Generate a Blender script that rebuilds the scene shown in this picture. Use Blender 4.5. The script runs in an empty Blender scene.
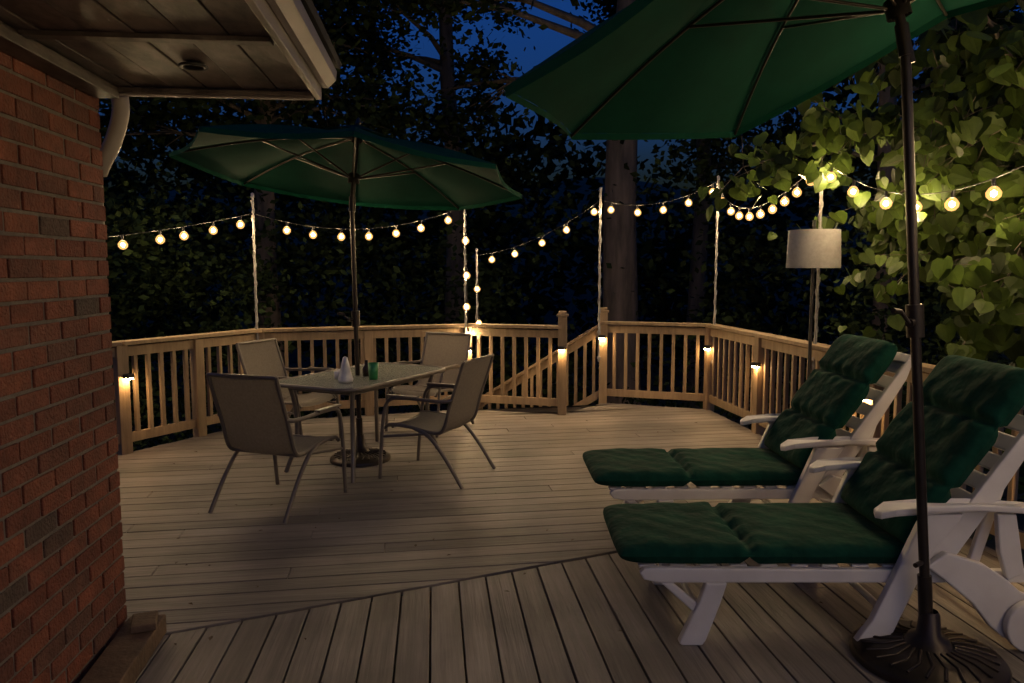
import bpy, math, random
import numpy as np
from mathutils import Vector, Matrix
random.seed(7); rng=np.random.default_rng(7)

class MB:
    def __init__(s): s.v=[];s.f=[];s.m=[];s.s=[]
    def add(s,V,F,mi=0,sm=False):
        o=len(s.v); s.v.extend([tuple(v) for v in V])
        for f in F: s.f.append(tuple(i+o for i in f)); s.m.append(mi); s.s.append(sm)
    def box(s,c,size,mi=0,rot=None):
        x,y,z=[a/2 for a in size]; V=[Vector((i,j,k)) for i in(-x,x) for j in(-y,y) for k in(-z,z)]
        if rot is not None: V=[rot@v for v in V]
        c=Vector(c); V=[v+c for v in V]
        s.add(V,[(0,1,3,2),(4,6,7,5),(0,4,5,1),(2,3,7,6),(0,2,6,4),(1,5,7,3)],mi)
    def beam(s,a,b,w,h,mi=0,up=(0,0,1)):
        a=Vector(a);b=Vector(b); d=b-a; L=d.length; y=d.normalized(); x=y.cross(Vector(up)).normalized(); z=x.cross(y)
        s.box((a+b)/2,(w,L,h),mi,Matrix((x,y,z)).transposed())
    def prism(s,poly,M,c0,c1,mi=0,sm=False):
        n=len(poly); V=[M@Vector((a,c0,b)) for a,b in poly]+[M@Vector((a,c1,b)) for a,b in poly]
        F=[tuple(range(n)),tuple(range(2*n-1,n-1,-1))]+[(i,i+n,(i+1)%n+n,(i+1)%n) for i in range(n)]
        s.add(V,F,mi,sm)
    def flat(s,poly,z0,z1,mi=0):
        n=len(poly); V=[(a,b,z0) for a,b in poly]+[(a,b,z1) for a,b in poly]
        s.add(V,[tuple(range(n-1,-1,-1)),tuple(range(n,2*n))]+[(i,(i+1)%n,(i+1)%n+n,i+n) for i in range(n)],mi)
    def tube(s,pts,r,n=8,mi=0):
        pts=[Vector(p) for p in pts]; m=len(pts); rs=r if isinstance(r,(list,tuple)) else [r]*m
        t0=(pts[1]-pts[0]).normalized(); u=t0.orthogonal().normalized(); V=[];F=[]
        for i in range(m):
            t=(pts[min(i+1,m-1)]-pts[max(i-1,0)]).normalized()
            u=(u-t*u.dot(t)).normalized(); w=t.cross(u)
            for k in range(n):
                a=2*math.pi*k/n; V.append(pts[i]+(u*math.cos(a)+w*math.sin(a))*rs[i])
        for i in range(m-1):
            for k in range(n): F.append((i*n+k,i*n+(k+1)%n,(i+1)*n+(k+1)%n,(i+1)*n+k))
        s.add(V,F,mi,True); s.add([V[k] for k in range(n)],[tuple(range(n-1,-1,-1))],mi); s.add([V[(m-1)*n+k] for k in range(n)],[tuple(range(n))],mi)
    def lathe(s,prof,c=(0,0,0),n=20,mi=0,sm=True):
        V=[];F=[]
        for r,z in prof:
            for k in range(n):
                a=2*math.pi*k/n; V.append((c[0]+r*math.cos(a),c[1]+r*math.sin(a),c[2]+z))
        for i in range(len(prof)-1):
            for k in range(n): F.append((i*n+k,i*n+(k+1)%n,(i+1)*n+(k+1)%n,(i+1)*n+k))
        s.add(V,F,mi,sm)
    def grid(s,fn,nu,nv,mi=0,sm=True):
        V=[fn(i/nu,j/nv) for i in range(nu+1) for j in range(nv+1)]
        F=[(i*(nv+1)+j,(i+1)*(nv+1)+j,(i+1)*(nv+1)+j+1,i*(nv+1)+j+1) for i in range(nu) for j in range(nv)]
        s.add(V,F,mi,sm)
    def build(s,name,mats,bevel=0,mw=None,parent=None):
        me=bpy.data.meshes.new(name); me.from_pydata(s.v,[],s.f)
        for m in mats: me.materials.append(m)
        me.polygons.foreach_set("material_index",s.m); me.polygons.foreach_set("use_smooth",s.s); me.update()
        ob=bpy.data.objects.new(name,me); bpy.context.scene.collection.objects.link(ob)
        if mw is not None: ob.matrix_world=mw
        if parent: ob.parent=parent
        if bevel:
            b=ob.modifiers.new("b",'BEVEL'); b.width=bevel; b.segments=2; b.limit_method='ANGLE'; b.angle_limit=math.radians(50)
        return ob

def catmull(P,n=6):
    P=[Vector(p) for p in P]; Q=[P[0]*2-P[1]]+P+[P[-1]*2-P[-2]]; out=[]
    for i in range(1,len(Q)-2):
        for k in range(n):
            t=k/n; a,b,c,d=Q[i-1:i+3]
            out.append(.5*((2*b)+(c-a)*t+(2*a-5*b+4*c-d)*t*t+(3*b-a-3*c+d)*t**3))
    out.append(P[-1]); return out

# ---------- materials
def mat(name,col,rough=.6,col2=None,scale=(8,8,8),island=0.0,bump=0.0,bscale=40,metal=0,nscale=1,detail=3,transl=0,rotz=0,spec=.5,dirt=0,islcols=None,ramp=(.3,.7),bdist=.01):
    m=bpy.data.materials.new(name); m.use_nodes=True; nt=m.node_tree; N=nt.nodes; Lk=nt.links
    b=N["Principled BSDF"]; b.inputs["Roughness"].default_value=rough; b.inputs["Metallic"].default_value=metal
    b.inputs["Specular IOR Level"].default_value=spec
    tc=N.new("ShaderNodeTexCoord"); rt=N.new("ShaderNodeMapping"); rt.inputs["Rotation"].default_value=(0,0,rotz); Lk.new(tc.outputs["Object"],rt.inputs["Vector"])
    mp=N.new("ShaderNodeMapping"); mp.inputs["Scale"].default_value=scale; Lk.new(rt.outputs["Vector"],mp.inputs["Vector"])
    geo=N.new("ShaderNodeNewGeometry")
    if island:
        ad=N.new("ShaderNodeVectorMath"); ad.operation='MULTIPLY_ADD'; 
        Lk.new(geo.outputs["Random Per Island"],ad.inputs[0]); ad.inputs[1].default_value=(37,91,53); Lk.new(mp.outputs["Vector"],ad.inputs[2]); vec=ad.outputs[0]
    else: vec=mp.outputs["Vector"]
    no=N.new("ShaderNodeTexNoise"); no.inputs["Scale"].default_value=nscale; no.inputs["Detail"].default_value=detail; no.inputs["Roughness"].default_value=.65; Lk.new(vec,no.inputs["Vector"])
    cr=N.new("ShaderNodeValToRGB"); c2=col2 or tuple(c*.6 for c in col)
    cr.color_ramp.elements[0].position=ramp[0]; cr.color_ramp.elements[1].position=ramp[1]
    cr.color_ramp.elements[0].color=(*c2,1); cr.color_ramp.elements[1].color=(*col,1); Lk.new(no.outputs["Fac"],cr.inputs["Fac"]); out=cr.outputs["Color"]
    if islcols:
        ir=N.new("ShaderNodeValToRGB"); ir.color_ramp.interpolation='LINEAR'
        els=ir.color_ramp.elements
        while len(els)<len(islcols): els.new(.5)
        for i,c in enumerate(islcols): els[i].position=i/(len(islcols)-1); els[i].color=(*c,1)
        Lk.new(geo.outputs["Random Per Island"],ir.inputs["Fac"])
        mx=N.new("ShaderNodeMixRGB"); mx.blend_type='MULTIPLY'; mx.inputs[0].default_value=1; Lk.new(out,mx.inputs[1]); Lk.new(ir.outputs[0],mx.inputs[2]); out=mx.outputs[0]
    elif island:
        mr=N.new("ShaderNodeMapRange"); mr.inputs["To Min"].default_value=1-island; mr.inputs["To Max"].default_value=1+island; Lk.new(geo.outputs["Random Per Island"],mr.inputs["Value"])
        vm=N.new("ShaderNodeVectorMath"); vm.operation='SCALE'; Lk.new(out,vm.inputs[0]); Lk.new(mr.outputs[0],vm.inputs["Scale"]); out=vm.outputs[0]
    if dirt:
        n2=N.new("ShaderNodeTexNoise"); n2.inputs["Scale"].default_value=1.3; n2.inputs["Detail"].default_value=4; Lk.new(tc.outputs["Object"],n2.inputs["Vector"])
        m2=N.new("ShaderNodeMapRange"); m2.inputs["From Min"].default_value=.35; m2.inputs["From Max"].default_value=.65; m2.inputs["To Min"].default_value=1-dirt; m2.inputs["To Max"].default_value=1; Lk.new(n2.outputs["Fac"],m2.inputs["Value"])
        v2=N.new("ShaderNodeVectorMath"); v2.operation='SCALE'; Lk.new(out,v2.inputs[0]); Lk.new(m2.outputs[0],v2.inputs["Scale"]); out=v2.outputs[0]
    Lk.new(out,b.inputs["Base Color"])
    if bump:
        bn=N.new("ShaderNodeTexNoise"); bn.inputs["Scale"].default_value=bscale; bn.inputs["Detail"].default_value=2; Lk.new(vec,bn.inputs["Vector"])
        bp=N.new("ShaderNodeBump"); bp.inputs["Strength"].default_value=bump; bp.inputs["Distance"].default_value=bdist; Lk.new(bn.outputs["Fac"],bp.inputs["Height"]); Lk.new(bp.outputs[0],b.inputs["Normal"])
    if transl:
        tr=N.new("ShaderNodeBsdfTranslucent"); Lk.new(out,tr.inputs["Color"]); ms=N.new("ShaderNodeMixShader"); ms.inputs[0].default_value=transl
        o=N["Material Output"]; Lk.new(b.outputs[0],ms.inputs[1]); Lk.new(tr.outputs[0],ms.inputs[2]); Lk.new(ms.outputs[0],o.inputs["Surface"])
    return m
def emis(name,col,st,glass=False):
    m=bpy.data.materials.new(name); m.use_nodes=True; nt=m.node_tree; nt.nodes.clear()
    e=nt.nodes.new("ShaderNodeEmission"); e.inputs[0].default_value=(*col,1); e.inputs[1].default_value=st
    o=nt.nodes.new("ShaderNodeOutputMaterial")
    if glass:
        t=nt.nodes.new("ShaderNodeBsdfTransparent"); a=nt.nodes.new("ShaderNodeAddShader"); nt.links.new(e.outputs[0],a.inputs[0]); nt.links.new(t.outputs[0],a.inputs[1]); nt.links.new(a.outputs[0],o.inputs[0])
    else: nt.links.new(e.outputs[0],o.inputs[0])
    return m

SEAM=math.atan2(.93,2.07)
A_MAIN=math.radians(9); A_NEAR=math.radians(90+6)
def deckmat(n,ang): return mat(n,(.285,.255,.225),.55,(.15,.133,.118),(1.2,26,20),island=.22,bump=.35,bscale=3,rotz=-ang,dirt=.45,detail=5)
M_deck1=deckmat("deck_wood_main",A_MAIN); M_deck2=deckmat("deck_wood_near",A_NEAR)
M_rail=mat("rail_wood",(.42,.30,.17),.65,(.28,.195,.11),(20,20,2.5),island=.22,bump=.3,bscale=3,dirt=.25)
M_brick=mat("brick",(.9,.9,.9),.85,(.45,.45,.45),(14,14,14),island=.1,bump=.9,bscale=6,dirt=.3,islcols=[(.22,.058,.033),(.30,.085,.045),(.34,.105,.055),(.25,.065,.036),(.17,.062,.042),(.31,.095,.055),(.11,.075,.06)])
M_mortar=mat("mortar",(.22,.195,.17),.9,(.14,.125,.11),(30,30,30),bump=.6)
M_soffit=mat("soffit_paint",(.20,.165,.14),.5,(.06,.045,.04),(5,2.0,5),island=.15,bump=.25,bscale=5,dirt=.5,detail=6,ramp=(.42,.56))
M_fascia=mat("fascia_paint",(.50,.45,.40),.45,(.34,.30,.27),(4,1,4),dirt=.35)
M_roof=mat("shingles",(.06,.055,.05),.9)
M_green=mat("umbrella_canvas",(.006,.055,.033),.9,(.004,.040,.024),(3,3,3),transl=.2,bump=.1,bscale=120,spec=.08)
M_bronze=mat("bronze_metal",(.045,.035,.03),.38,(.03,.024,.02),metal=.6)
M_cush=mat("cushion_fabric",(.004,.052,.032),.9,(.003,.030,.019),(3,3,3),bump=.5,bscale=4,nscale=2.5,spec=.15,bdist=.03)
M_white=mat("white_resin",(.74,.72,.69),.38,(.60,.57,.54),(3,3,3),bump=.05,dirt=.15)
M_taupe=mat("taupe_frame",(.17,.15,.125),.4,(.13,.11,.095),metal=.3)
M_sling=mat("sling_mesh",(.20,.175,.145),.7,(.15,.13,.11),(60,60,60),transl=.25,bump=.2,bscale=20)
M_pole=mat("galvanised_pole",(.36,.35,.33),.4,(.2,.19,.18),(20,20,20),metal=.2)
M_black=mat("black_plastic",(.015,.015,.015),.5)
M_shade=mat("lamp_shade_fabric",(.34,.33,.32),.85,(.27,.26,.25),(30,30,30),transl=.2)
M_bark=mat("bark",(.13,.10,.08),.95,(.05,.04,.032),(6,6,1.2),bump=1,bscale=5)
M_leaf_unlit=mat("leaf_unlit",(.016,.025,.009),.9,(.009,.015,.005),island=.7,spec=.08)  # far foliage: colour darkened so it reads as out of the light
M_leaf_lit=mat("leaf_lit",(.030,.046,.014),.8,(.016,.027,.009),island=.7,spec=.1)  # brighter leaf copy: light on the near shrubs put into the colour
M_leafr=mat("redbud_leaf",(.07,.105,.018),.5,(.032,.055,.010),(6,6,6),island=.7,transl=.35,spec=.25)
M_ground=mat("ground_soil",(.05,.055,.025),.95,(.03,.028,.018),(.8,.8,.8),bump=.5)
M_timber=mat("old_timber",(.16,.10,.06),.8,(.06,.04,.025),(5,5,5),bump=.6,bscale=8)
M_litter=mat("dry_leaf",(.10,.07,.03),.8,(.05,.035,.015))
M_pot=mat("white_ceramic",(.75,.74,.72),.3)
M_cup=mat("green_plastic",(.03,.22,.07),.35)
M_bulb=emis("bulb_filament",(1,.70,.36),760)
M_globe=emis("bulb_halo_glass",(1,.50,.15),.75,True)  # glow put into the glass as a warm halo round the filament
M_pl=emis("post_light_glow",(1,.58,.24),260)
M_glass=bpy.data.materials.new("table_glass"); M_glass.use_nodes=True
g=M_glass.node_tree; b=g.nodes["Principled BSDF"]; b.inputs["Base Color"].default_value=(.42,.44,.38,1); b.inputs["Roughness"].default_value=.2
tn=g.nodes.new("ShaderNodeTexVoronoi"); tn.inputs["Scale"].default_value=55; bp=g.nodes.new("ShaderNodeBump"); bp.inputs["Strength"].default_value=.25; bp.inputs["Distance"].default_value=.004
g.links.new(tn.outputs["Distance"],bp.inputs["Height"]); g.links.new(bp.outputs[0],b.inputs["Normal"])
tr=g.nodes.new("ShaderNodeBsdfTransparent"); tr.inputs[0].default_value=(.7,.78,.7,1); mx=g.nodes.new("ShaderNodeMixShader"); mx.inputs[0].default_value=.35
g.links.new(b.outputs[0],mx.inputs[1]); g.links.new(tr.outputs[0],mx.inputs[2]); g.links.new(mx.outputs[0],g.nodes["Material Output"].inputs[0])

# ---------- layout
C0=Vector((-1.68,3.12)); HA=math.atan(.1)
P0=(-3.36,6.35);P1=(-2.62,7.7);P2=(-.50,8.38);P3=(.55,8.08);P4=(1.08,8.78);P5=(2.24,8.38)
def rx(y): return 3.23-.116*y
seamR=(rx(5.03),5.03)
main=[(-1.72,3.06),seamR,P5,P4,P3,P2,P1,P0,(-4.8,4.6),(-4.8,2.85),(-1.76,3.15)]
near=[(-1.70,3.05),(-1.17,-2.2),(rx(-2.2),-2.2),seamR]
def clip(poly,n,d):
    out=[]
    for i in range(len(poly)):
        a=poly[i];b=poly[(i+1)%len(poly)]
        da=a[0]*n[0]+a[1]*n[1]-d; db=b[0]*n[0]+b[1]*n[1]-d
        if da>=0: out.append(a)
        if (da>=0)!=(db>=0):
            t=da/(da-db); out.append((a[0]+(b[0]-a[0])*t,a[1]+(b[1]-a[1])*t))
    return out
def area(p): return sum(p[i][0]*p[(i+1)%len(p)][1]-p[(i+1)%len(p)][0]*p[i][1] for i in range(len(p)))/2
def boards(mb,poly,ang,w,gap,mi,jit=.0015):
    d=(math.cos(ang),math.sin(ang)); n=(-d[1],d[0])
    pr=[p[0]*n[0]+p[1]*n[1] for p in poly]; k=min(pr)
    while k<max(pr):
        q=clip(clip(poly,n,k+gap/2),(-n[0],-n[1]),-(k+w-gap/2))
        if len(q)>2 and abs(area(q))>1e-3:
            if area(q)<0: q=q[::-1]
            ex=[p[0]*d[0]+p[1]*d[1] for p in q]; lo,hi=min(ex),max(ex); cuts=[]
            c=lo+random.uniform(1.2,4.2)
            while c<hi-.6: cuts.append(c); c+=random.choice([3.0,3.6,4.2])
            segs=[lo-1]+cuts+[hi+1]
            for a,b2 in zip(segs[:-1],segs[1:]):
                r=clip(clip(q,d,a+.0015),(-d[0],-d[1]),-(b2-.0015))
                if len(r)>2 and abs(area(r))>1e-3:
                    z=random.uniform(-jit,jit); mb.flat(r,-.035+z,z,mi)
        k+=w
mb=MB()
boards(mb,main,A_MAIN,.142,.007,0)
nn=(math.sin(SEAM),-math.cos(SEAM)); dd=nn[0]*near[0][0]+nn[1]*near[0][1]
boards(mb,clip(near,nn,dd+.008),A_NEAR,.142,.009,1)
ring=[P0,P1,P2,P3,P4,P5,(rx(-2.2),-2.2)]
for a,b2 in zip(ring[:-1],ring[1:]): mb.beam((*a,-.17),(*b2,-.17),.04,.24,2)
for p in ring: mb.box((p[0],p[1]-.05,-.95),(.13,.13,1.5),2)
mb.box((-.3,4,-.2),(6,7,.02),2)
mb.build("deck",[M_deck1,M_deck2,M_rail],.003)
lt=MB()
for k in range(90):
    x=random.uniform(-3,2.6);y=random.uniform(2.4,8)**1.0; a=random.uniform(0,6.28); s_=random.uniform(.008,.022); c,s2=math.cos(a),math.sin(a)
    if x<-1.6 and y<3.6: continue
    lt.add([(x+s_*c*u_-s_*.5*s2*v_,y+s_*s2*u_+s_*.5*c*v_,.004+w_) for u_,v_,w_ in ((-1,0,.002),(0,-1,.004),(1,0,.001),(0,1,.006))],[(0,1,2),(0,2,3)],0)
lt.build("fallen_leaves",[M_litter])

# railing
rail=MB()
def railing(a,b2,dz=0,extra=(),z0=0,z1=0,mbx=None):
    m=mbx or rail
    a=Vector((*a,z0));b2=Vector((*b2,z1)); L=(b2-a).length; d=(b2-a)/L
    Z=Vector((0,0,1))
    m.beam(a+Z*(.958+dz),b2+Z*(.958+dz),.135,.034,0)
    m.beam(a+Z*(.885),b2+Z*(.885),.038,.085,0)
    m.beam(a+Z*(.13),b2+Z*(.13),.038,.085,0)
    hd=Vector((d.x,d.y,0)).normalized(); n=max(2,int(L/.125))
    for i in range(1,n):
        p=a+(b2-a)*(i/n); m.box(p+Z*.508,(.036,.036,.80),0,Matrix.Rotation(math.atan2(hd.y,hd.x)+random.uniform(-.04,.04),3,'Z'))
    for t in extra:
        p=a+(b2-a)*t; m.box(p+Z*.42,(.092,.092,1.02),0,Matrix.Rotation(math.atan2(hd.y,hd.x),3,'Z'))
def post(m,p,h,ang,cap=False,z0=0):
    R=Matrix.Rotation(ang,3,'Z')
    m.box((p[0],p[1],(h+z0-.15)/2),(.095,.095,h-z0+.15),0,R)
    if cap:
        m.box((p[0],p[1],h+.012),(.125,.125,.024),0,R); m.box((p[0],p[1],h+.04),(.085,.085,.03),0,R)
PL=(-4.4,5.3)
railing(PL,P0,-.001);railing(P0,P1,.001,(.5,)); railing(P1,P2,-.001,(.5,)); railing(P2,P3,.002); railing(P4,P5,.001)
R6=(rx(7.15),7.15); 
pts=[P5,R6,(rx(5.3),5.3),(rx(3.5),3.5),(rx(1.6),1.6),(rx(-.4),-.4),(rx(-2.2),-2.2)]
for i,(a,b2) in enumerate(zip(pts[:-1],pts[1:])): railing(a,b2,.001*(i%2))
for p,h,a,c in ((P0,.94,.9,0),(P1,.94,.3,0),(P2,.94,0,0),(P3,1.08,-.1,1),(P4,1.08,-.1,1),(P5,.94,.2,0)): post(rail,p,h,a,c)
for p in pts[1:]: post(rail,p,.94,.11)
rail.build("deck_railing",[M_rail],.004)

# stairs
u=(Vector(P2)-Vector(P3)).normalized(); nrm=Vector((-u.y,u.x)); nrm=nrm if nrm.y>0 else -nrm
st=MB(); base=Vector(P3)+nrm*.08
for i in range(8):
    c=base+u*(.28*i+.05)+nrm*.42; R=Matrix.Rotation(math.atan2(u.y,u.x),3,'Z')
    st.box((c.x,c.y,-.18*(i+1)+.0),(.30,.86,.035),0,R)
for off in (-.03,.88):
    a=base+nrm*off; b2=a+u*2.4
    st.beam((a.x,a.y,-.22),(b2.x,b2.y,-.22-2.4*.643),.04,.26,0)
st.build("deck_stairs",[M_rail],.004)
sr=MB(); a=Vector(P4); b2=a+u*2.5
railing((a.x,a.y),(b2.x,b2.y),0,(),0,-1.6,sr); post(sr,b2,-.55,0,True,-1.7)
sr.build("stair_railing",[M_rail],.004)

# ---------- post lights
ctr=Vector((0,5.3))
for p,z in ((P0,.68),(P2,.70),(P3,.74),(P4,.80),(P5,.72),(R6,.68),((rx(5.3),5.3),.68),((rx(3.5),3.5),.68)):
    d=(ctr-Vector(p)).normalized(); q=Vector(p)+d*.078; m=MB(); R=Matrix.Rotation(math.atan2(d.y,d.x),3,'Z')
    m.box((q.x,q.y,z),(.052,.075,.035),0,R); m.box((q.x+d.x*.004,q.y+d.y*.004,z-.0235),(.034,.058,.013),1,R)
    m.build("post_light",[M_black,M_pl],.0)
# ---------- house (brick)
HM=Matrix.Translation((C0.x,C0.y,0))@Matrix.Rotation(HA,4,'Z')
house=bpy.data.objects.new("brick_house",None); bpy.context.scene.collection.objects.link(house); house.matrix_world=HM
def child(ob,par):
    ob.parent=par; return ob
br=MB()
rows=32; h=.0745
for r in range(rows):
    z=.034+r*h; 
    if z>2.34: break
    first=.2 if r%2==0 else .095
    y=0; L=first
    while y<5.3:
        j=random.uniform(-.0025,.0025); k=random.uniform(-.0015,.0015)
        br.box((-.05+j,-(y+L/2),z+k),(.1,L-random.uniform(0,.003),.0625),0,Matrix.Rotation(random.uniform(-.008,.008),3,'Z')); y+=L+.012; L=.2
    x=.108 if r%2==0 else .207; L=.2
    while x<3:
        j=random.uniform(-.0018,.0018); br.box((-(x+L/2),-.05+j,z),(L,.1,.0625),0); x+=L+.012
child(br.build("brickwork",[M_brick],.0035),house)
mo=MB(); mo.box((-1.6,-2.7,1.25),(3.187,5.387,2.75),0); child(mo.build("mortar",[M_mortar]),house)
so=MB()
zz=2.325
for i in range(6): so.box((.085+i*.141,-2.7,zz+.01+.003*(i%2)),(.137,5.3,.02),0)
so.box((.05,-2.7,zz-.025),(.09,5.3,.045),0); 
so.box((.42,-.012,zz-.002),(.87,.03,.05),1)
so.box((.42,-.045,zz-.012),(.87,.022,.02),0)
so.box((.43,-.75,zz-.006),(.83,.05,.016),0); so.box((.43,-2.1,zz-.006),(.83,.05,.016),0)
so.box((.872,-2.66,zz+.045),(.024,5.36,.13),1)
so.prism([(.886,.03),(.912,0.028),(.945,.06),(.95,.10),(.886,.10)],Matrix.Translation((0,0,zz)),-5.3,.02,1)
so.lathe([(.05,0),(.05,-.008),(.036,-.008),(.033,.004),(0,.004)],(.50,-.42,zz-.004),20,2)
child(so.build("eave",[M_soffit,M_fascia,M_black],.003),house)
ro=MB(); Mi=Matrix.Identity(4)
ro.prism([(.96,zz+.11),(.97,zz+.13),(-3.2,zz+1.5),(-3.2,zz+1.45)],Mi,-5.4,.03,0)
ro.prism([(.83,zz+.11),(-3.1,zz+1.4),(-3.1,zz+.04),(.83,zz+.04)],Mi,-.10,-.02,0)
child(ro.build("roof",[M_roof]),house)
ds=MB(); ds.tube(catmull([(.05,.07,2.32),(.05,.07,2.24),(.01,.075,2.12),(-.05,.075,2.0),(-.075,.075,1.85),(-.075,.075,.1)],5),.034,12,0)
child(ds.build("downspout",[M_fascia]),house)
tb=MB(); tb.box((.10,-.27,.045),(.15,.55,.085),0,Matrix.Rotation(.05,3,'Z')); tb.box((.11,-.10,.105),(.10,.14,.03),0,Matrix.Rotation(.3,3,'Z'))
tb.build("timber_block",[M_timber],.006,HM)

# ---------- umbrellas
def canopy(mb,R,rise,phase,n=8,flex={}):
    rib=lambda s:(R*s, rise*(1-s)+.07*math.sin(math.pi*s)*(rise/.45))
    def rp(k,s,off=0):
        a=phase+2*math.pi*k/n; r,z=rib(s); fz,fr=flex.get(k%n,(0,1)); r*=1+(fr-1)*s*s
        return Vector((r*math.cos(a),r*math.sin(a),z+fz*s*s+off))
    for k in range(n):
        a0=phase+2*math.pi*k/n
        def fn(s,t):
            s=.03+.97*s; bulge=math.sin(math.pi*t)
            p=rp(k,s).lerp(rp(k+1,s),t)
            f=1-.03*bulge*s**4; p.x*=f;p.y*=f; p.z-=.035*bulge*math.sin(math.pi*min(1,s*.8)); return p
        mb.grid(fn,12,8,0,True)
        def hem(s,t):
            p=fn(1,t); return Vector((p.x*1.001,p.y*1.001,p.z-.035*s))
        mb.grid(hem,1,8,0,True)
        mb.tube([rp(k,.03+.97*i/10,-.016) for i in range(11)],.008,6,1)
        mb.tube([(.035*math.cos(a0),.035*math.sin(a0),-.03),rp(k,.52,-.02)],.007,6,1)
    mb.grid(lambda s,t:Vector(((.01+.30*s)*math.cos(2*math.pi*t),(.01+.30*s)*math.sin(2*math.pi*t),rise*1.0+.09-.105*s)),4,16,0,True)
    mb.lathe([(.045,-.07),(.045,.0),(.03,.01),(.03,-.07)],(0,0,-.0),12,1)
    mb.tube([(0,0,-.25),(0,0,rise+.05)],.019,12,1)
    mb.lathe([(.045,rise-.05),(.045,rise+.02),(.02,rise+.03)],(0,0,0),12,1)
    mb.lathe([(.012,rise+.08),(.024,rise+.10),(.018,rise+.13),(.0,rise+.15)],(0,0,0),10,1)
def umbrella(name,base,J,nv,R,rise,phase,baseR,n=8,knee=None,flex={}):
    e=bpy.data.objects.new(name,None); bpy.context.scene.collection.objects.link(e)
    base=Vector(base);J=Vector(J);nv=Vector(nv).normalized()
    ex=Vector((1,0,-nv.x/nv.z)).normalized(); ey=nv.cross(ex)
    M=Matrix((ex,ey,nv)).transposed().to_4x4(); M.translation=J
    c=MB(); canopy(c,R,rise,phase,n,flex); ob=c.build("canopy",[M_green,M_bronze]); ob.matrix_world=M; ob.parent=e
    p=MB(); top=Vector(knee) if knee is not None else J-nv*.24
    ax=(top-base).normalized()
    p.tube([base+Vector((0,0,.03)),base.lerp(top,.5),top],.0195,14,0)
    if knee is not None: p.tube([top,J],.0195,12,0)
    p.tube([base+Vector((0,0,.02)),base+Vector((0,0,.02))+ax*.34],.027,14,0)
    p.tube([top-ax*.06,top+nv*.06],.026,12,0)
    q=base.lerp(top,.56)
    p.tube([q-ax*.06,q+ax*.07],.034,12,0); p.tube([q,q+Vector((-.05,-.05,0))],.016,10,0)
    p.tube([q+Vector((-.05,-.05,0)),q+Vector((-.09,-.055,.05))],.008,8,0); p.tube([q+Vector((-.09,-.055,.045)),q+Vector((-.13,-.08,.05))],.011,8,0)
    p.tube([base+ax*.42+Vector((-.02,-.02,0)),base+ax*.42+Vector((-.06,-.05,0))],.01,8,0)
    p.build("pole",[M_bronze],0,None,e)
    s=MB(); r=baseR
    s.lathe([(r,0),(r,.02),(r*.97,.032),(r*.9,.034),(r*.86,.045),(r*.55,.06),(r*.3,.075),(r*.26,.10),(r*.16,.115),(r*.13,.2),(.03,.21)],(base.x,base.y,.003),40,0)
    for k in range(24):
        a=k*math.pi/12; s.tube([(base.x+r*.32*math.cos(a),base.y+r*.32*math.sin(a),.078),(base.x+r*.6*math.cos(a+.12),base.y+r*.6*math.sin(a+.12),.062),(base.x+r*.86*math.cos(a),base.y+r*.86*math.sin(a),.05)],.006,5,0)
    s.build("base",[M_bronze],0,None,e)
umbrella("patio_umbrella",(-1.27,6.12,0),(-1.27,6.10,2.35),(.08,.09,1),1.39,.31,.2,.25)
umbrella("patio_umbrella",(1.70,2.91,0),(1.476,2.984,2.629),(-.27,.053,1),1.548,.42,3.265,.29,8,(1.517,2.976,2.476),{6:(-.09,1.03),5:(.17,.97),7:(.03,1.0),0:(.02,1.01)})

# ---------- loungers
def cushion(mb,M,L,W,T,grooves,mi,sd=0):
    def half(sign):
        def fn(a,b):
            x=a*2-1; x=math.copysign(1-(1-abs(x))**1.4,x) ; y=b*2-1; y=math.copysign(1-(1-abs(y))**1.4,y)
            e=((1-abs(x)**10)*(1-abs(y)**10))
            hh=T/2*max(e,0)**.38
            X=(x+1)/2*L
            gsum=sum(math.exp(-((X-g)/.018)**2) for g in grooves); hh*=(1-.68*min(1,gsum))
            near=sum(math.exp(-((X-g)/.075)**2) for g in grooves)
            tuft=sum(math.exp(-((X-g)**2+((y-yy)*W/2)**2)/.0012) for g in grooves for yy in (-.5,0,.5))
            puff=1+.10*math.sin(X*9+sd)*math.cos(y*2.2)+.07*math.sin(X*31+y*5+sd)*math.sin(y*7+X*3)+.11*near*math.sin(y*17+sd*2+X*8)-.5*min(1,tuft)
            z=T/2+sign*hh*(puff if sign>0 else 1)
            rx_=1-.02*(abs(y)**6); wy=1-.025*abs(x)**8-.025*min(1,gsum)+.007*math.sin(X*23+sd)
            return M@Vector((L/2+(X-L/2)*rx_, y*W/2*wy, z))
        return fn
    mb.grid(half(1),90,40,mi); mb.grid(half(-1),40,16,mi)
    hw=W/2
    pts=[]
    for i in range(65):
        t=2*math.pi*i/64; cx=math.copysign(abs(math.cos(t))**.22,math.cos(t)); cy=math.copysign(abs(math.sin(t))**.22,math.sin(t)); pts.append(M@Vector((L/2+cx*(L/2-.004),cy*(hw-.006),T/2)))
    mb.tube(pts,.005,6,mi)
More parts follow.
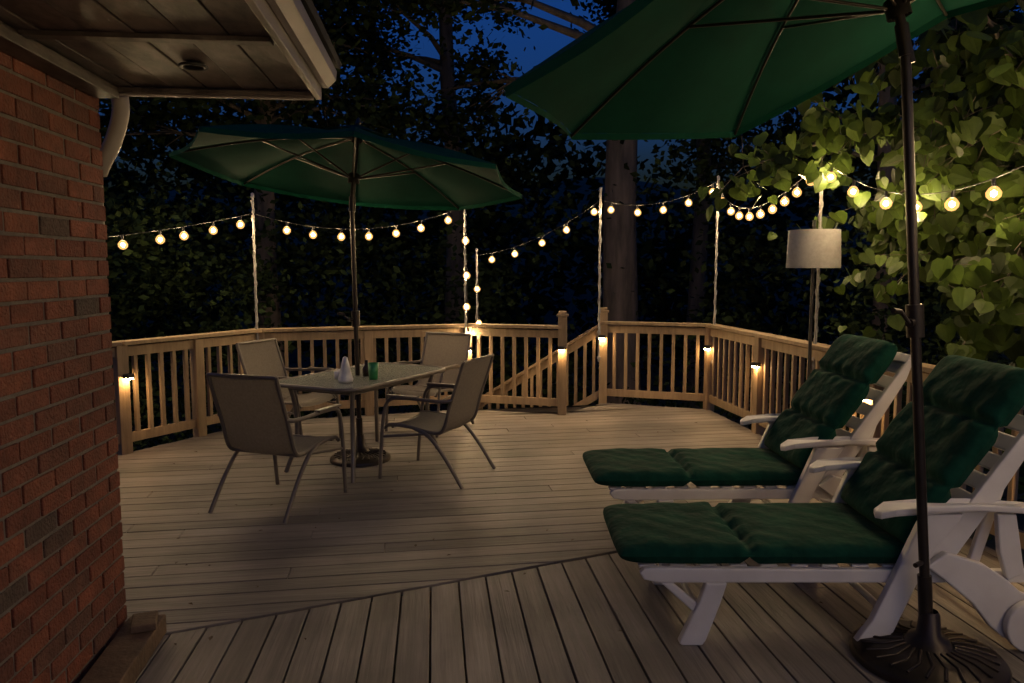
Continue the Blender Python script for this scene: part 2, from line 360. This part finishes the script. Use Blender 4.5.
def lounger(name,loc,rot,backang,sd=0):
    e=bpy.data.objects.new(name,None); bpy.context.scene.collection.objects.link(e); e.matrix_world=Matrix.Translation(loc)@Matrix.Rotation(rot,4,'Z')
    W=.64; H=1.22; ca,sa=math.cos(backang),math.sin(backang)
    I=Matrix.Identity(4); f=MB()
    for y0 in (.0,W-.035):
        y1=y0+.035
        f.prism([(.03,.315),(.05,.285),(.12,.272),(1.70,.272),(1.76,.29),(1.76,.325),(.10,.338),(.05,.335)],I,y0,y1)
        f.prism([(.40,.275),(.31,.275),(.285,.20),(.20,.01),(.215,0),(.30,0),(.315,.02),(.375,.19)],I,y0-.012,y1+.0-.004)
        f.prism([(.12,.272),(.17,.272),(.30,.16),(.285,.12)],I,y0+.004,y1-.006)
        yo=y0-.045 if y0<.1 else y0+.04
        f.prism([(1.26,.585),(1.20,.585),(1.15,.47),(1.08,.30),(1.00,.12),(.93,.02),(.95,0),(1.05,0),(1.07,.02),(1.12,.14),(1.20,.33),(1.26,.45),(1.34,.55),(1.36,.585)],I,yo,yo+.042)
        f.prism([(1.22,.36),(1.30,.30),(1.42,.20),(1.50,.10),(1.56,.05),(1.66,.03),(1.73,.08),(1.74,.16),(1.69,.22),(1.62,.25),(1.55,.31),(1.46,.37),(1.30,.42)],I,yo+.002,yo+.038)
        f.prism([(1.50,.585),(1.58,.585),(1.63,.33),(1.56,.30),(1.52,.42)],I,yo+.003,yo+.036)
        wc=(1.655,.115)
        f.prism([(wc[0]+.112*math.cos(t*math.pi/14),wc[1]+.112*math.sin(t*math.pi/14)) for t in range(28)],I,(yo-.038 if y0<.1 else yo+.046),(yo-.004 if y0<.1 else yo+.08))
        f.prism([(wc[0]+.03*math.cos(t*math.pi/8),wc[1]+.03*math.sin(t*math.pi/8)) for t in range(16)],I,(yo-.05 if y0<.1 else yo+.044),(yo-.002 if y0<.1 else yo+.092))
        yc=yo+.021; o=[]
        for (x,w) in ((1.00,.0),(1.012,.035),(1.06,.055),(1.2,.056),(1.4,.048),(1.62,.045),(1.70,.03),(1.715,.0)): o.append((x,w))
        out=[(x,yc+w) for x,w in o]+[(x,yc-w) for x,w in o[-2:0:-1]]
        def az(x): return .60+.022*math.sin((x-1.0)/.72*math.pi)-(.0 if x>1.06 else (1.06-x)*.4)
        nn_=len(out); V=[(x,y,az(x)-.014) for x,y in out]+[(x,y,az(x)+.014) for x,y in out]
        f.add(V,[tuple(range(nn_)),tuple(range(2*nn_-1,nn_-1,-1))]+[(i,i+nn_,(i+1)%nn_+nn_,(i+1)%nn_) for i in range(nn_)],0)
        yb=y0+.005 if y0<.1 else y0-.005
        def bk(s,t): return (H+ca*s-sa*t, .345+sa*s+ca*t)
        f.prism([bk(-.06,-.075),bk(.05,-.10),(bk(.45,-.085)),bk(.80,-.06),bk(.90,-.03),bk(.90,0),bk(.0,0),bk(-.05,-.02)],I,yb,yb+.034)
    for x in (.07,.2,.33,.46,.59,.72,.85,.98,1.11): f.box((x,W/2,.33),(.075,W-.07,.016))
    for s_ in range(9):
        s1=.04+s_*.1; X,Z=H+ca*s1+sa*.02,.345+sa*s1-ca*.02
        f.box((X,W/2,Z),(.075,W-.075,.016),0,Matrix.Rotation(-backang,3,'Y'))
    f.box((H+ca*.9+sa*.02,W/2,.345+sa*.9-ca*.02),(.06,W-.02,.05),0,Matrix.Rotation(-backang,3,'Y'))
    f.tube([(.30,.02,.12),(.30,W-.02,.12)],.016,10,0); f.tube([(1.08,0,.14),(1.08,W,.14)],.016,10,0); f.tube([(1.655,-.06,.115),(1.655,W+.06,.115)],.014,10,0)
    f.beam((1.45,.06,.26),(H+ca*.55+sa*.06,.06,.345+sa*.55-ca*.06),.03,.045); f.beam((1.45,W-.06,.26),(H+ca*.55+sa*.06,W-.06,.345+sa*.55-ca*.06),.03,.045)
    ob=f.build("frame",[M_white],.007); ob.parent=e
    c=MB()
    cushion(c,Matrix.Translation((-.06,W/2,.335)),1.30,W-.01,.10,[.56],0,sd)
    Mb=Matrix.Translation((H-.02,W/2,.40))@Matrix.Rotation(-backang,4,'Y')
    cushion(c,Mb,.90,W-.01,.115,[.30,.62],0,sd+1)
    ob=c.build("cushion",[M_cush]); ob.parent=e
lounger("chaise_lounge",(.51,3.04,0),.0,math.radians(55),.4)
lounger("chaise_lounge",(.53,4.16,0),.03,math.radians(55),2.1)

# ---------- dining set
def chair(loc,facing):
    m=MB(); w=.262
    S=catmull([(.27,0,.385),(.22,0,.42),(.05,0,.415),(-.15,0,.385),(-.235,0,.42),(-.29,0,.60),(-.36,0,.80),(-.40,0,.925)],5)
    for sy in (-1,1):
        m.tube([(p.x,sy*w,p.z) for p in S],.014,8,0)
        m.tube([(p[0],sy*(w+p[1]),p[2]) for p in [tuple(q) for q in catmull([(.30,.03,0),(.28,.035,.25),(.25,.04,.50),(.20,.045,.615),(.08,.05,.64),(-.1,.045,.635),(-.25,.03,.63),(-.31,.0,.64)],5)]],.0145,8,0)
        m.tube(catmull([(.02,sy*w,.41),(-.12,sy*(w+.02),.36),(-.25,sy*(w+.025),.22),(-.40,sy*(w+.03),0)],5),.0145,8,0)
        m.tube([(.27,sy*(w+.035),.33),(-.08,sy*(w+.02),.375)],.010,8,0)
        m.box((.08,sy*(w+.049),.652),(.26,.045,.014),0)
    m.tube([(.20,-w,.405),(.20,w,.405)],.012,8,0); m.tube([(-.40,-w,.92),(-.40,w,.92)],.013,8,0); m.tube([(-.2,-w,.385),(-.2,w,.385)],.012,8,0)
    def sl(a,b):
        i=a*(len(S)-1); k=min(int(i),len(S)-2); p=S[k].lerp(S[k+1],i-k); sag=math.sin(math.pi*b)
        return Vector((p.x-.02*sag*(a>.5),(b*2-1)*(w-.004),p.z+.008-.022*sag*(a<=.55)))
    m.grid(sl,36,8,1)
    ang=math.atan2(facing[1],facing[0])
    m.build("patio_chair",[M_taupe,M_sling],0,Matrix.Translation((loc[0],loc[1],0))@Matrix.Rotation(ang,4,'Z'))
chair((-1.57,5.03),(.34,.94)); chair((-.62,5.72),(-.92,.38)); chair((-.84,7.35),(-.45,-.9)); chair((-2.0,6.75),(.93,-.35))
t=MB(); TA=math.atan2(.9,.45); L2,W2=.70,.41
def rr(L,W,r,n=8):
    o=[]
    for cx,cy,a in ((L-r,W-r,0),(-L+r,W-r,90),(-L+r,-W+r,180),(L-r,-W+r,270)):
        for i in range(n+1): t_=math.radians(a+90*i/n); o.append((cx+r*math.cos(t_),cy+r*math.sin(t_)))
    return o
t.flat(rr(L2-.015,W2-.015,.16),.712,.719,1)
o=rr(L2,W2,.17); t.tube([(x,y,.712) for x,y in o]+[(o[0][0],o[0][1],.712)],.016,8,0)
for sx in (-1,1):
    for sy in (-1,1):
        t.tube(catmull([(sx*.55,sy*.31,.70),(sx*.52,sy*.28,.5),(sx*.52,sy*.28,.25),(sx*.59,sy*.33,0)],5),.018,8,0)
    t.tube([(sx*.53,-.29,.66),(sx*.53,.29,.66)],.013,8,0)
for sy in (-1,1): t.tube([(-.55,sy*.29,.66),(.55,sy*.29,.66)],.013,8,0)
t.tube([(-.55,0,.69),(-.03,0,.69)],.012,8,0);t.tube([(.55,0,.69),(.03,0,.69)],.012,8,0)
t.build("patio_table",[M_taupe,M_glass],0,Matrix.Translation((-1.22,6.12,0))@Matrix.Rotation(TA,4,'Z'))
v=MB(); v.lathe([(0,0),(.055,0),(.06,.02),(.05,.05),(.042,.08),(.03,.14),(.018,.19),(.0,.20)],(-1.29,5.72,.722),20,0); v.build("candle_lantern",[M_pot])
v=MB(); v.lathe([(0,0),(.05,0),(.052,.06),(.04,.065),(.0,.075)],(-1.37,5.9,.722),20,0); v.build("table_bowl",[M_pot])
v=MB(); v.lathe([(0,0),(.034,0),(.042,.13),(.039,.13),(.032,.01)],(-1.10,5.86,.722),18,0); v.build("plastic_cup",[M_cup])
v=MB(); v.lathe([(0,0),(.03,0),(.035,.06),(.015,.09),(.013,.13),(0,.13)],(-1.19,6.04,.722),18,0); v.build("glass_bottle",[M_bronze])

# ---------- poles, lamp, strings
def lpole(p,z0,z1):
    m=MB(); m.tube([(p[0],p[1],z0),(p[0],p[1],z1)],.012,10,0)
    sp=[(p[0]+.017*math.cos(a*.9),p[1]+.017*math.sin(a*.9),z0+.2+(z1-z0-.25)*a/60) for a in range(61)]
    m.tube(sp,.004,5,0); m.lathe([(.0,.03),(.018,.02),(.018,-.02)],(p[0],p[1],z1),10,0)
    m.box((p[0],p[1],z0+.05),(.04,.05,.03),0); m.box((p[0],p[1],z0+.35),(.04,.05,.03),0)
    m.build("string_light_pole",[M_pole])
off=.07
A1=(P1[0],P1[1]-off);A2=(P2[0]-.02,P2[1]-off);A2b=(-.44,9.35);A4=(P4[0]-.06,P4[1]-off);A5=(P5[0]+.02,P5[1]-off*1.2);A6=(rx(6.15),6.15)
for p,z0,z1 in ((A1,.5,2.33),(A2,.2,2.27),(A2b,-1.7,1.82),(A4,.5,2.5),(A5,.5,2.58),(A6,.5,2.50),((rx(3.4),3.4),.5,2.4),((rx(.9),.9),.5,2.4),((rx(-1.8),-1.8),.5,2.5)): lpole(p,z0,z1)
sl=MB()
def bulb(p):
    x,y,z=p; a=random.uniform(0,6.28); ox,oy=.006*math.cos(a),.006*math.sin(a)
    sl.tube([(x,y,z),(x+ox,y+oy,z-.045)],.012,6,0); c=(x+ox,y+oy,z-.084)
    r=.0185; sl.lathe([(.0005,r),(r*.9,r*.35),(r*.9,-r*.4),(.0005,-r)],c,6,1)
    r=.042; sl.lathe([(.013,r*.98),(r*.62,r*.72),(r*.97,r*.15),(r*.9,-r*.42),(r*.5,-r*.86),(.0005,-r)],c,10,2)
def span(a,b2,sag,n,first=.06,last=.06,skew=1.0):
    a=Vector(a);b2=Vector(b2); P=[]
    for i in range(25):
        t_=i/24; tt=t_**skew; p=a.lerp(b2,t_); p.z-=4*sag*tt*(1-tt); P.append(p)
    sl.tube(P,.0035,5,0)
    for i in range(n):
        t_=first+(1-first-last)*(i+random.uniform(-.12,.12))/(max(1,n-1)); t_=min(max(t_,0.02),.98); tt=t_**skew; p=a.lerp(b2,t_); p.z-=4*sag*tt*(1-tt); bulb(p)
span((-4.2,5.6,1.75),(*A1,2.15),.06,9)
span((*A1,2.15),(*A2,2.28),.20,7,.14,.08)
span((*A2,2.25),(A2[0]+.03,A2[1]-.02,.85),.0,4,.2,.05)
span((*A2b,1.80),(A2b[0]+.02,A2b[1],.9),0,2,.4,.1)
span((*A2b,1.76),(*A4,2.38),.12,5,.12,.06)
span((*A4,2.38),(*A5,2.55),.14,5,.10,.05)
span((*A5,2.55),(*A6,2.48),.33,9,.05,.08,.72)
span((*A6,2.48),(rx(3.4),3.4,2.42),.38,8,.05,.06)
span((rx(3.4),3.4,2.4),(rx(.9),.9,2.4),.25,6)
span((rx(.9),.9,2.4),(rx(-1.8),-1.8,2.45),.25,6)  # unseen strands from here on, added to light the foreground
span((rx(-1.8),-1.8,2.45),(-.9,-2.0,2.4),.25,8)
sl.build("string_lights",[M_black,M_bulb,M_globe])
fl=MB(); L0=(rx(6.0)-.13,5.98)
fl.lathe([(.14,0),(.14,.02),(.02,.035)],(*L0,0),24,0); fl.tube([(*L0,.02),(*L0,1.98)],.014,10,0)
fl.lathe([(.205,1.60),(.195,1.90),(.192,1.90),(.202,1.60)],(*L0,0),32,1)
for a in (0,2.1,4.2): fl.tube([(*L0,1.89),(L0[0]+.193*math.cos(a),L0[1]+.193*math.sin(a),1.895)],.004,5,0)
fl.build("floor_lamp",[M_black,M_shade])

# ---------- vegetation
def leaves(mbname,mats,pos,size,mi_arr=None,trunk=None):
    n=len(pos); d=rng.normal(size=(n,3)); d[:,2]*=.6; d/=np.linalg.norm(d,axis=1)[:,None]
    w=rng.normal(size=(n,3)); w=np.cross(d,w); w/=np.linalg.norm(w,axis=1)[:,None]
    s=size*rng.uniform(.6,1.4,n)[:,None]
    V=np.stack([pos-d*s*.5,pos+w*s*.3,pos+d*s*.5,pos-w*s*.3],1).reshape(-1,3)
    tv=np.array(trunk.v) if trunk else np.zeros((0,3)); nt=len(tv)
    me=bpy.data.meshes.new(mbname); me.vertices.add(nt+4*n); me.vertices.foreach_set("co",np.concatenate([tv,V]).ravel())
    tl=[i for f in trunk.f for i in f] if trunk else []; ts=[len(f) for f in trunk.f] if trunk else []
    loops=np.concatenate([np.array(tl,dtype=np.int32),np.arange(4*n,dtype=np.int32)+nt]); tot=np.array(ts+[4]*n,dtype=np.int32); start=np.concatenate([[0],np.cumsum(tot)[:-1]]).astype(np.int32)
    me.loops.add(len(loops)); me.loops.foreach_set("vertex_index",loops); me.polygons.add(len(tot)); me.polygons.foreach_set("loop_start",start); me.polygons.foreach_set("loop_total",tot)
    for m in mats: me.materials.append(m)
    me.polygons.foreach_set("material_index",np.array([1]*len(ts)+[0]*n,dtype=np.int32)); me.update(calc_edges=True); me.validate()
    ob=bpy.data.objects.new(mbname,me); bpy.context.scene.collection.objects.link(ob); return ob
def clumps(cs,per,rad):
    out=[]
    for c in cs:
        r=rad*random.uniform(.6,1.4); k=int(per*random.uniform(.6,1.3)); p=rng.normal(size=(k,3))*.5; p[:,2]*=.65; out.append(np.array(c)+p*r)
    return np.concatenate(out)
def gap(x,y,z):
    q=x/y; e=(z-1.6)/y
    return (.0<q<.125 and e>.19) or (-.17<q<-.08 and .22<e<.34) or (.36<q<.44 and .2<e<.3) or (.19<q<.24 and e>.17)
def tree(x,y,r,H,nl,z0=3.0,spread=3.6,per=165):
    m=MB(); tr=[Vector((x+.25*math.sin(i*1.3+x)*(i/8),y+.2*math.cos(i*1.1)*(i/8),-1.8+i*(H+1.8)/8)) for i in range(9)]
    m.tube(tr,[r*(1.25 if i==0 else 1-.09*i) for i in range(9)],14,1); cs=[]
    for k in range(nl):
        z=random.uniform(z0,H*.75); i=(z+1.8)/(H+1.8)*8; b=tr[int(i)].lerp(tr[min(8,int(i)+1)],i-int(i)); a=random.uniform(0,6.28); L=spread*random.uniform(.5,1.1)*(1-.4*(z-z0)/H)
        P=[b+Vector((math.cos(a)*L*s_+random.uniform(-.2,.2)*s_,math.sin(a)*L*s_+random.uniform(-.2,.2)*s_,L*.35*s_-.25*L*s_*s_)) for s_ in (0,.25,.5,.75,1)]
        m.tube(P,[r*.28,r*.2,r*.14,r*.08,r*.03],7,1)
        for j in range(5):
            q=P[random.choice([2,3,4])]; q=q+Vector((random.gauss(0,.45),random.gauss(0,.45),random.gauss(0,.35)))
            if not gap(*q): cs.append(q); m.tube([P[2],q],[r*.06,r*.02],5,1)
    leaves("oak_tree",[M_leaf_unlit,M_bark],clumps(cs,per,.85),.15,trunk=m)
tree(2.0,13.6,.36,15,22,4.4,4.2); tree(-4.2,13,.22,12,24); tree(-8.5,13.5,.26,12,20); tree(6.2,12.5,.2,12,22); tree(10.5,13,.25,12,16); tree(-1.3,16.5,.25,13,20); tree(4.2,17,.22,13,18); tree(-12,11,.25,12,14)
cs=[(random.uniform(-13,14),random.uniform(11.2,14.5)) for _ in range(210)]
cs=[(x,y,random.uniform(-1.5,3.0+1.1*math.sin(x*.9)+.5*math.sin(x*2.3))) for x,y in cs]
cs=[c for c in cs if abs(c[0]/c[1]-.147)>.055 or c[1]>14.2]
leaves("shrub_thicket",[M_leaf_unlit,M_bark],clumps(cs,190,1.1),.14)
cs=[(-3.6-random.random()*3.5,8.6+random.random()*2.6,random.uniform(-1,2.6)) for _ in range(45)]+[(random.uniform(3.8,7),random.uniform(7.8,10.5),random.uniform(-1,2.0)) for _ in range(32)]
leaves("shrub",[M_leaf_lit,M_bark],clumps(cs,200,.7),.10)
cs=[]
while len(cs)<300:
    x=random.uniform(-24,24);y=random.uniform(19,27);z=random.uniform(-1,5.6+1.5*math.sin(x*.7)+.8*math.sin(x*1.9+1))
    if not gap(x,y,z): cs.append((x,y,z))
leaves("distant_trees",[M_leaf_unlit,M_bark],clumps(cs,70,2.2),.42)
def heart(size):
    hs=[(0,.05),(.22,-.08),(.44,.03),(.50,.30),(.36,.62),(.16,.86),(0,1.02)]
    V=[(x*size,y*size,-(abs(x)**1.2)*.25*size-.12*size*y*y) for x,y in hs]+[(-x*size,y*size,-(abs(x)**1.2)*.25*size-.12*size*y*y) for x,y in hs[1:-1]]
    return V,[(0,1,2,3,4,5,6),(0,6,11,10,9,8,7)]
rb=MB(); tk=Vector((4.4,5.3,-1.8)); top=Vector((4.1,5.2,1.0))
rb.tube(catmull([tk,(4.5,5.3,-.5),top,(4.0,5.1,2.4),(3.8,5.0,4.0)],5),[.13-.004*i for i in range(21)],12,1)
ends=[(1.95,6.4,2.45),(2.3,5.8,2.75),(2.1,5.2,3.2),(2.7,4.9,2.55),(2.85,4.3,1.55),(3.0,4.4,2.9),(3.1,5.0,1.2),(3.4,3.9,2.1),(2.6,4.6,3.4),(3.2,3.5,2.7),(3.1,5.6,1.7),(2.8,5.7,2.1),(3.5,3.3,1.5),(3.0,3.8,3.3),(3.1,4.2,1.05),(3.6,4.6,2.6),(3.4,5.8,2.6),(3.0,6.6,2.2)]
def putleaf(p):
    s_=random.uniform(.07,.155); V,F=heart(s_)
    yv=Vector((random.gauss(0,.45),random.gauss(0,.45)-.1,-1+random.uniform(0,.7))).normalized(); nv=Vector((random.gauss(-.5,.5),random.gauss(-.6,.5),random.uniform(.1,1))).normalized()
    xv=yv.cross(nv).normalized(); nv=xv.cross(yv)
    rb.add([p+xv*a+yv*b_+nv*c for a,b_,c in V],F,0,False)
for e in ends:
    e=Vector(e); st0=Vector((4.05,5.15,random.uniform(.6,2.8))); mid=st0.lerp(e,.5)+Vector((0,0,.35)); P=catmull([st0,mid,e],10)
    rb.tube(P,[.03*(1-i/len(P))+.005 for i in range(len(P))],6,1)
    for k in range(27):
        i=random.randint(len(P)//3,len(P)-1); p=P[i]; q=p+Vector((random.gauss(0,.24),random.gauss(0,.24),random.gauss(-.02,.17))); rb.tube([p,q],[.004,.002],4,1)
        for j in range(random.randint(5,9)):
            t_=random.uniform(.2,1.15); putleaf(p.lerp(q,t_)+Vector((random.gauss(0,.05),random.gauss(0,.05),random.gauss(-.03,.04))))
for k in range(1900):
    putleaf(Vector((4.5+random.gauss(0,.65),5.3+random.gauss(0,1.0),2.3+random.gauss(0,.9))))
rb.build("redbud_tree",[M_leafr,M_bark])
# ground
gm=MB()
def gf(a,b_):
    x=(a-.5)*240; y=(b_-.3)*240; z=-1.75+.12*math.sin(x*.4)*math.cos(y*.33)
    d=max(0,y-26); z+=min(9,d*.32)*(1 if y>0 else 0)+(.8*math.sin(x*.25) if y>40 else 0); return Vector((x,y,z))
gm.grid(gf,120,120,0); gm.build("ground",[M_ground])

# ---------- world, fill lamp, camera
w=bpy.data.worlds.new("World"); bpy.context.scene.world=w; w.use_nodes=True; nt=w.node_tree
sk=nt.nodes.new("ShaderNodeTexSky"); sk.sky_type='NISHITA'; sk.sun_disc=False; sk.sun_elevation=math.radians(-2); sk.sun_rotation=math.radians(180); sk.ozone_density=4
tm=nt.nodes.new("ShaderNodeMixRGB"); tm.blend_type='MULTIPLY'; tm.inputs[0].default_value=1; tm.inputs[2].default_value=(.16,.80,1,1)
nt.links.new(sk.outputs[0],tm.inputs[1]); nt.links.new(tm.outputs[0],nt.nodes["Background"].inputs[0]); nt.nodes["Background"].inputs[1].default_value=1.15
night_fill=bpy.data.lights.new("night_fill",'SUN'); night_fill.energy=.01; night_fill.angle=math.radians(20); night_fill.color=(.7,.8,1); so_=bpy.data.objects.new("night_fill",night_fill); so_.rotation_euler=(math.radians(50),0,math.radians(20)); bpy.context.scene.collection.objects.link(so_)  # faint pale fill lamp added from above, not real daylight
cam=bpy.data.cameras.new("camera"); cam.sensor_width=36; cam.lens=26.2; cam.clip_end=500; co=bpy.data.objects.new("camera",cam); co.location=(0,0,1.6); co.rotation_euler=(math.radians(90-5.63),0,0)
bpy.context.scene.collection.objects.link(co); bpy.context.scene.camera=co
vs=bpy.context.scene.view_settings; vs.view_transform='Standard'; vs.look='None'; vs.exposure=0
